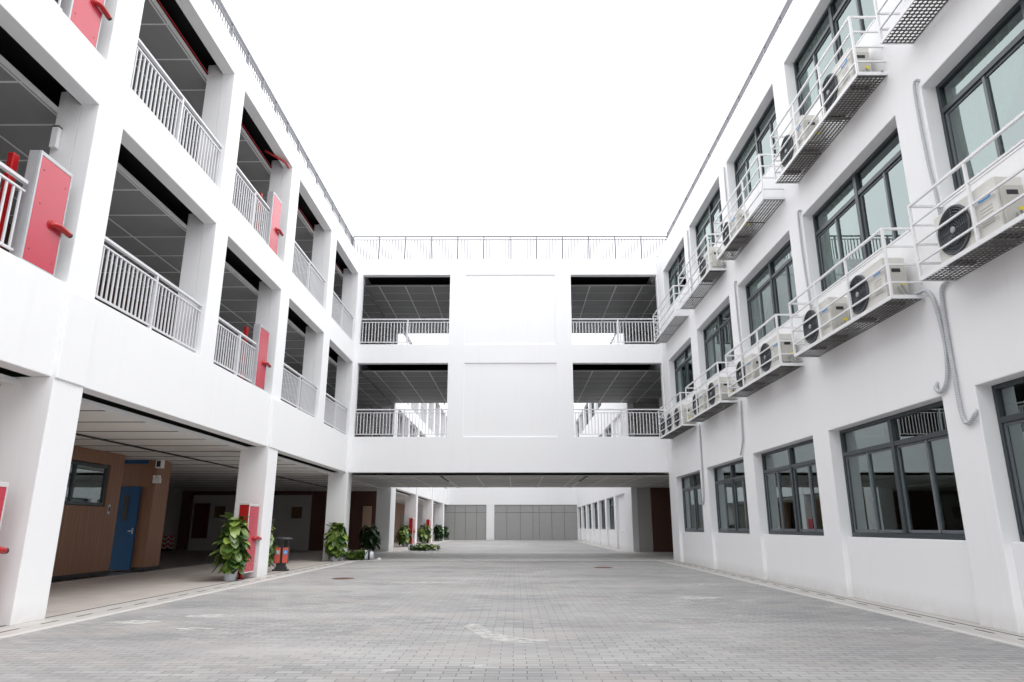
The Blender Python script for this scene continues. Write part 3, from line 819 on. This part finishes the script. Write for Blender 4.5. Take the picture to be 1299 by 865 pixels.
for k, nm in ((4, 'third'), (5, 'fourth')):
    b = RB[k][1]
    conduit([(x, b + .12, 13.5), (x, b + .15, 12.8), (x, b + .14, 11.9), (x, b + .1, 11.0), (x, b + .1, 10.2)], 'thin grey conduit on the pier beyond the %s top-floor window' % nm, .028)

# ------------------------------------------------------------------ HOSE CABINETS
def make_cab(h=1.98, upper=True):
    # origin: far bottom edge on the facade side; spans y -0.85..0
    t = empty('hose_cabinet', (0, 0, 0), '', 'fire hose cabinet')
    m = MB(); m.box(-.20 if upper else -.30, -.01, -.84, 0, .0, h); m.build('body', STEEL if upper else RED, t, bevel=.006)
    m = MB()
    m.box(-.01, .012, -.84, -.80, 0, h); m.box(-.01, .012, -.025, 0, 0, h); m.box(-.01, .012, -.80, -.025, h - .07, h); m.box(-.01, .012, -.80, -.025, 0, .035)
    if not upper: m.box(-.315, -.29, -.86, -.84, -.0, h + .02); m.box(-.29, .0, -.86, -.84, h - .03, h + .02)
    m.build('door_frame', STEEL if upper else plain_cache('cab_frame', (.62, .6, .6)), t, bevel=.004)
    m = MB(); m.box(-.005, .006, -.795, -.03, .04, h - .075); d = m.build('door_panel', PINK, t)
    m = MB()
    for (y, z) in ((-.7, .25), (-.12, .2), (-.7, h - .3), (-.12, h - .35), (-.65, h * .55)): m.lathe([(.012, .006), (.01, .012)], (0, y, z), 8, 'X')
    m.build('rivet', BLACKM, d)
    if upper:
        m = MB(); m.box(-.44, -.34, -.98, -.84, -.1, h - .12); m.build('hose_riser_box', RED, t, bevel=.01)
    z = .85 if upper else .98
    m = MB(); m.tube(smooth([(.0, -.30, z), (.05, -.27, z + .01), (.075, -.18, z + .02), (.075, .0, z), (.07, .08, z - .01)], 4), .052, 12)
    m.tube([(.002, -.30, z), (.02, -.30, z)], .09, 14); p = m.build('outlet_pipe', RED, t)
    m = MB(); m.tube([(.072, .075, z - .01), (.070, .13, z - .012)], .048, 12); m.build('outlet_cap', BLACKM, p)
    if not upper:
        m = MB(); m.tube([(-.15, -.6, -.2), (-.15, -.6, .0)], .07, 12); m.box(-.25, -.05, -.7, -.5, -.21, -.17); m.build('stand_pipe', RED, t)
    return t
cu = make_cab(); cg = make_cab(2.0, False)
G = 'red fire hose cabinets on the left wing'
place(cu, (XL - .04, 11.14, S2), 'red fire hose cabinet on the middle gallery at the left picture edge', G)
for (y, z, l) in ((11.14, S3, 'red fire hose cabinet on the top gallery, cut by the top picture edge'),
                  (21.45, S2, 'red fire hose cabinet on the middle gallery, beside the third pier'),
                  (21.45, S3, 'red fire hose cabinet on the top gallery, beside the third pier'),
                  (66.2, S2, 'small distant red cabinet on the far middle gallery seen through the link opening')):
    place(copy_tree(cu), (XL - .04, y, z), l, G)
place(cg, (XL - .03, 22.0, .17), 'red fire hose cabinet on the ground-floor column behind the tall potted plant', G)
for (y, l) in ((10.98, 'red fire hose cabinet at the left picture edge beside the nearest ground column'),
               (56.2, 'distant red fire hose cabinet on the first column beyond the passage'),
               (67.0, 'farthest red fire hose cabinet, on the second column beyond the passage')):
    place(copy_tree(cg), (XL - .03, y, .17), l, G)
# red sprinkler pipe crossing into the top gallery void
m = MB(); m.tube(smooth([(-8.6, 21.0, 14.0), (-8.25, 21.2, 13.86), (-8.06, 21.5, 13.84), (-8.05, 21.9, 13.84)], 5), .042, 12)
m.tube([(-8.73, 12.4, 13.95), (-8.73, 32.5, 13.95)], .018, 8)
o = m.build('sprinkler_pipe', RED, None, (-8.05, 21.9, 13.84)); o.location = Vector((-8.05, 21.9, 13.84)) * S
tag(o, 'red sprinkler pipe running under the top gallery ceiling beside the third pier', 'pipe')

# ------------------------------------------------------------------ SMALL FITTINGS
def fitting(name, loc, label, cat, parts):
    t = empty(name, loc, label, cat)
    for (n, mat, boxes) in parts:
        m = MB()
        for b in boxes: m.box(*b)
        m.build(n, mat, t, bevel=.004)
    return t
fitting('loudspeaker', (-12.93, 25.28, 3.55), 'white wall loudspeaker high on the wooden pillar', 'loudspeaker',
        [('housing', PAPER, [(-.09, .13, -.22, 0, .0, .30)]), ('grille', BLACKM, [(-.05, .09, -.226, -.221, .04, .26)]), ('bracket', STEEL, [(-.02, .03, -.0, .01, .05, .2)])])
t = fitting('emergency_light', (-12.97, 25.28, 3.02), 'white twin-lamp emergency light on the wooden pillar below the loudspeaker', 'emergency light',
        [('housing', PAPER, [(-.13, .13, -.12, 0, .0, .18)])])
for dx in (-.07, .07):
    m = MB(); m.tube([(dx, -.16, .23), (dx, -.04, .23)], .05, 14); m.tube([(dx, -.06, .17), (dx, -.06, .2)], .02, 8); m.build('lamp', PAPER, t)
fitting('door_keypad', (-13.3, 23.0, 1.9), 'small grey access keypad on the wooden wall beside the blue door', 'keypad',
        [('case', STEEL, [(0, .03, -.06, .06, 0, .3)]), ('screen', BLACKM, [(.031, .034, -.04, .04, .08, .22)])])
fitting('wall_light', (-8.52, 11.44, 8.34), 'slim white light box on the nearest pier under the middle gallery ceiling', 'light fitting',
        [('body', PAPER, [(-.17, -.05, -.1, 0, .0, .42)]), ('end_cap', BLACKM, [(-.175, -.045, -.105, .0, .421, .45)])])
# corridor cones / chevron boards
for x, l in ((-23.22, 'left one of two red and white chevron barriers in the dark hall'), (-22.4, 'right one of two red and white chevron barriers in the dark hall')):
    t = empty('barrier', (x, 46, 0), l, 'barrier', 'chevron barriers in the dark hall')
    m = MB(); m.box(-.33, .33, -.03, .03, .12, .95); m.build('board', CHEV, t)
    m = MB(); m.box(-.36, .36, -.15, .15, 0, .1); m.build('foot', BLACKM, t)
def picture(x0, x1, z0, z1, mat, name, label, cat, grp=None):
    c = ((x0+x1)/2, 47.99, z0); t = empty(name, c, label, cat, grp); h = (x1-x0)/2
    m = MB(); m.box(-h, h, -.04, 0, 0, z1-z0); m.build('frame', DWOOD, t)
    m = MB(); m.box(-h+.06, h-.06, -.046, -.041, .06, z1-z0-.06); m.build('sheet', mat, t)
picture(-22.0 + .15, -20.9 + .1, .75, 3.05, POSTER, 'poster', 'tall dark red poster on the hall back wall', 'poster')
picture(-20.45, -19.75, 2.1, 2.85, PICT, 'picture', 'left one of two small square pictures left of the tall potted plant', 'picture')
picture(-18.9, -18.2, 2.05, 2.8, PICT, 'picture', 'right one of two small square pictures left of the tall potted plant', 'picture')
picture(-15.2, -14.5, 2.05, 2.8, PICT, 'picture', 'small square picture on the hall wall seen above the litter bin', 'picture')

# ------------------------------------------------------------------ PLANTS
def leaf(m, p, d, up, size, rnd):
    d = d.normalized(); s = d.cross(up)
    if s.length < .01: s = Vector((1, 0, 0))
    s.normalize(); n = s.cross(d)
    L, W = size, size * .40
    pr = [(0, 0, 0), (.04, .88, .10), (.36, 1.18, .14), (.78, .88, .08), (1.0, 0, -.10)]
    mid = [m.v(*(p + d * (L*a) + n * (-.05*L if 0 < a < 1 else 0) - Vector((0, 0, 1)) * L * .30 * a*a)) for a, b, c in pr]
    for sg in (1, -1):
        e = [m.v(*(p + d * (L*a - (.06*L if b == .75 else 0)) + s * (W*b*sg) + n * (c*L*.5) - Vector((0, 0, 1)) * L * .30 * a*a)) for a, b, c in pr[1:4]]
        fs = [(mid[0], e[0], mid[1]), (mid[1], e[0], e[1], mid[2]), (mid[2], e[1], e[2], mid[3]), (mid[3], e[2], mid[4])]
        for q in fs: m.bm.faces.new(q if sg > 0 else q[::-1]).smooth = True
def foliage(n, z0, z1, rad, size, seed, droop=.5):
    rn = random.Random(seed); m = MB()
    for i in range(n):
        t = i / n; z = z0 + (z1 - z0) * t
        a = i * 2.39996 + rn.uniform(-.4, .4)
        prof = math.sin(math.pi * (.20 + .68 * t)) ** .6
        r = rad * prof * rn.uniform(.25, .95)
        p = Vector((math.cos(a) * r, math.sin(a) * r, z + rn.uniform(-.06, .06)))
        d = Vector((math.cos(a + rn.uniform(-.5, .5)), math.sin(a + rn.uniform(-.5, .5)), rn.uniform(-1.7, .0) * droop * 2 + (t > .85) * 1.1))
        leaf(m, p, d, Vector((0, 0, 1)), size * rn.uniform(.65, 1.15), rn)
    return m
def pot(parent, h=.38, r0=.15, r1=.21, rot=None):
    m = MB(); m.lathe([(r0, 0), (r0 + .005, .02), (r1, h - .05), (r1 + .02, h - .05), (r1 + .02, h), (r1 - .012, h), (r1 - .02, h - .06), (.001, h - .065)], seg=24)
    if rot: bmesh.ops.rotate(m.bm, verts=m.bm.verts, cent=(0, 0, 0), matrix=rot)
    p = m.build('pot', POTM, parent)
    m = MB()
    for (a0, a1, z) in ((200, 235, .20), (240, 290, .22), (300, 330, .19), (60, 120, .2)):
        pts = [R(a0 + (a1 - a0) * i / 6) for i in range(7)]
        rr = r0 + (r1 - r0) * z / h + .010
        for u, w in zip(pts, pts[1:]):
            m.quad([(rr*math.cos(u), rr*math.sin(u), z), (rr*math.cos(w), rr*math.sin(w), z), (rr*1.02*math.cos(w), rr*1.02*math.sin(w), z + .05), (rr*1.02*math.cos(u), rr*1.02*math.sin(u), z + .05)])
    if rot: bmesh.ops.rotate(m.bm, verts=m.bm.verts, cent=(0, 0, 0), matrix=rot)
    m.build('pot_print', POTB, p)
    m = MB(); m.lathe([(r1 - .025, h - .064), (.001, h - .05)], seg=20)
    if rot: bmesh.ops.rotate(m.bm, verts=m.bm.verts, cent=(0, 0, 0), matrix=rot)
    m.build('soil', SOIL, p)
def plant(x, y, h, seed, label, rad=.44, n=170, size=.34, mat=None):
    t = empty('potted_plant', (x, y, 0), label, 'potted plant', 'tall potted climbing plants along the left arcade')
    pot(t)
    foliage(n, .42, h - .12, rad, size, seed).build('foliage', mat or LEAF, t)
    m = MB(); m.tube([(0, 0, .25), (0, 0, h - .15)], .05, 8); m.build('moss_pole', STEMM, t)
    return t
plant(-8.2, 20.75, 1.86, 1, 'tall leafy potted plant in a pale bucket, before the red cabinet of the second column', .36, 210, .30)
plant(-8.70, 24.35, 1.75, 2, 'tall leafy potted plant half hidden between the second column and the litter bin', .36)
plant(-8.12, 32.35, 1.75, 3, 'tall leafy potted plant against the corner column beside the toppled plant', .38)
plant(-9.0, 44.0, 1.62, 4, 'dark shaded potted plant at the far end of the passage beside the grey column', .55, mat=LEAFSHADE)
plant(-8.62, 55.4, 1.68, 5, 'distant potted plant before the first red cabinet beyond the passage', .55)
plant(-8.42, 66.0, 1.72, 6, 'distant potted plant before the second red cabinet beyond the passage', .62)
plant(-8.30, 77.2, 1.75, 7, 'small dark potted plant, second farthest in the far courtyard arcade', .5, mat=LEAFSHADE)
plant(-8.1, 81.9, 1.6, 8, 'farthest potted plant beside the grey panels of the end block', .4, mat=LEAFSHADE)
def fallen(x, y, sgn, length, label, seed, rz=0):
    t = empty('toppled_plant', (x, y, 0), label, 'toppled plant', 'potted plants lying on their side', rz)
    rot = Matrix.Rotation(R(-90 * sgn), 3, 'Y')     # pot mouth points to sgn * -x
    m = foliage(150, .0, length, .30, .30, seed, .4)
    rot2 = Matrix.Rotation(R(-90) if sgn > 0 else R(90), 3, 'Y')
    bmesh.ops.rotate(m.bm, verts=m.bm.verts, cent=(0, 0, 0), matrix=rot2)
    for v in m.bm.verts: v.co.z = max(.012, v.co.z * .55 + .17)
    m.build('foliage', LEAF, t)
    # pot behind the roots
    pt = bpy.data.objects.new('pot_holder', None)
    bpy.data.objects.remove(pt)
    pm = MB(); h, r0, r1 = .38, .15, .21
    pm.lathe([(r0, 0), (r0 + .005, .02), (r1, h - .05), (r1 + .02, h - .05), (r1 + .02, h), (r1 - .012, h), (r1 - .02, h - .06), (.001, h - .065)], seg=24)
    bmesh.ops.rotate(pm.bm, verts=pm.bm.verts, cent=(0, 0, 0), matrix=rot2)
    bmesh.ops.translate(pm.bm, verts=pm.bm.verts, vec=Vector((sgn * .45, 0, .225)) * S)
    p = pm.build('pot', POTM, t)
    pm = MB(); pm.tube([(sgn * .30, 0, .225), (sgn * .22, 0, .225)], .212, 20)
    pm.tube([(sgn * .10, 0, .225), (sgn * .06, 0, .2)], .15, 12)
    pm.build('root_ball', SOIL, p)
    m = MB(); 
    for k in range(12):
        a0, a1 = R(30*k), R(30*k + 30); r = .20
        m.quad([(sgn*.24, r*math.cos(a0), .225 + r*math.sin(a0)), (sgn*.24, r*math.cos(a1), .225 + r*math.sin(a1)), (sgn*.30, .193*math.cos(a1), .225 + .193*math.sin(a1)), (sgn*.30, .193*math.cos(a0), .225 + .193*math.sin(a0))])
    m.build('pot_print', POTB, p)
fallen(-7.02, 33.25, 1, 1.05, 'leafy plant toppled on the paving at the corner column, its white pot on the right', 11, R(4))
fallen(-6.45, 46.2, -1, 1.55, 'leafy plant toppled at the far edge of the passage, its pot on the left', 12, R(-3))
# plaster scrap by the first toppled pot
m = MB()
for i in range(7):
    a = random.random() * 6.28; r = random.random() * .16
    m.box(r*math.cos(a) - .05, r*math.cos(a) + .05, r*math.sin(a) - .05, r*math.sin(a) + .05, 0, .04 + .05 * random.random())
o = m.build('rubble_scrap', PAPER, None, bevel=.01); o.location = Vector((-6.35, 33.45, .012)) * S
tag(o, 'small heap of white scrap beside the toppled pot', 'scrap')

# ------------------------------------------------------------------ LITTER BIN
t = empty('litter_bin', (-8.24, 25.3, 0), 'charcoal twin litter bin with two red panels under a domed roof', 'litter bin', rz=R(12))
m = MB(); m.box(-.27, .27, -.16, .16, 0, .06); m.box(-.20, .20, -.12, .12, .06, .14); m.box(-.16, .16, -.1, .1, .14, .26)
bmesh.ops.recalc_face_normals(m.bm, faces=m.bm.faces); m.build('base', BIND, t, bevel=.01)
for sx in (-1, 1):
    m = MB(); m.box(sx*.13 - .105, sx*.13 + .105, -.15, .15, .26, .80); bd = m.build('bin_box', BIND, t, bevel=.01)
    m = MB(); m.box(sx*.13 - .09, sx*.13 + .09, -.158, -.151, .275, .785); m.build('front_panel', BINR, bd)
    m = MB(); m.box(sx*.13 - .065, sx*.13 + .065, -.162, -.159, .56, .70); m.build('sign_plate', STBLUE if sx > 0 else STEEL, bd)
    m = MB()
    for q in range(3): 
        a = R(90 + 120*q); m.box(sx*.13 + .028*math.cos(a) - .014, sx*.13 + .028*math.cos(a) + .014, -.165, -.163, .63 + .028*math.sin(a) - .014, .63 + .028*math.sin(a) + .014)
    m.build('sign_symbol', PAPER, bd)
m = MB(); m.box(-.035, .035, -.06, .06, .24, 1.06); m.box(-.22, -.19, -.03, .03, .8, 1.06); m.box(.19, .22, -.03, .03, .8, 1.06); m.build('post', BIND, t)
m = MB(); m.lathe([(.33, 1.055), (.34, 1.075), (.30, 1.11), (.18, 1.145), (.001, 1.16)], seg=28)
for v in m.bm.verts: v.co.y *= .62
m.build('roof', BIND, t)

# ------------------------------------------------------------------ LIGHT
w = bpy.data.worlds.new('World'); sc.world = w; w.use_nodes = True
nt = w.node_tree; bg = nt.nodes['Background']
sky = nt.nodes.new('ShaderNodeTexSky'); sky.sky_type = 'NISHITA'; sky.sun_disc = False
EL, AZ = 62, 100
sky.sun_elevation = R(EL); sky.sun_rotation = R(AZ); sky.air_density = 1.0; sky.dust_density = 3.0
hs = nt.nodes.new('ShaderNodeHueSaturation'); hs.inputs['Saturation'].default_value = .0
nt.links.new(sky.outputs[0], hs.inputs['Color'])
# overcast veil: even bright cloud over the sky
mx = nt.nodes.new('ShaderNodeMix'); mx.data_type = 'RGBA'; mx.inputs[0].default_value = .85
nt.links.new(hs.outputs[0], mx.inputs[6]); mx.inputs[7].default_value = (9.6, 9.75, 10.0, 1)
nt.links.new(mx.outputs[2], bg.inputs['Color']); bg.inputs['Strength'].default_value = .15
sd = bpy.data.lights.new('Sun', 'SUN'); sd.energy = .8; sd.angle = R(30); sd.color = (1, .98, .95)
so = bpy.data.objects.new('Sun', sd); col.objects.link(so)
dirv = Vector((math.sin(R(AZ)) * math.cos(R(EL)), math.cos(R(AZ)) * math.cos(R(EL)), math.sin(R(EL))))
so.rotation_euler = dirv.to_track_quat('Z', 'Y').to_euler()

# ------------------------------------------------------------------ CAMERA
cd = bpy.data.cameras.new('Camera'); cam = bpy.data.objects.new('Camera', cd); col.objects.link(cam)
cam.location = (0, 0, 1.5 * S); cam.rotation_euler = (R(90 + 15.17), 0, R(.239))
cd.sensor_width = 36; cd.lens = 868.7 / 1299 * 36; cd.clip_start = .05; cd.clip_end = 2000
sc.camera = cam
sc.view_settings.view_transform = 'Standard'; sc.view_settings.look = 'None'; sc.view_settings.gamma = 1
sc.view_settings.exposure = 0.76
sc.cycles.max_bounces = 12; sc.cycles.diffuse_bounces = 7; sc.cycles.glossy_bounces = 4; sc.cycles.transparent_max_bounces = 12
sc.cycles.use_denoising = True
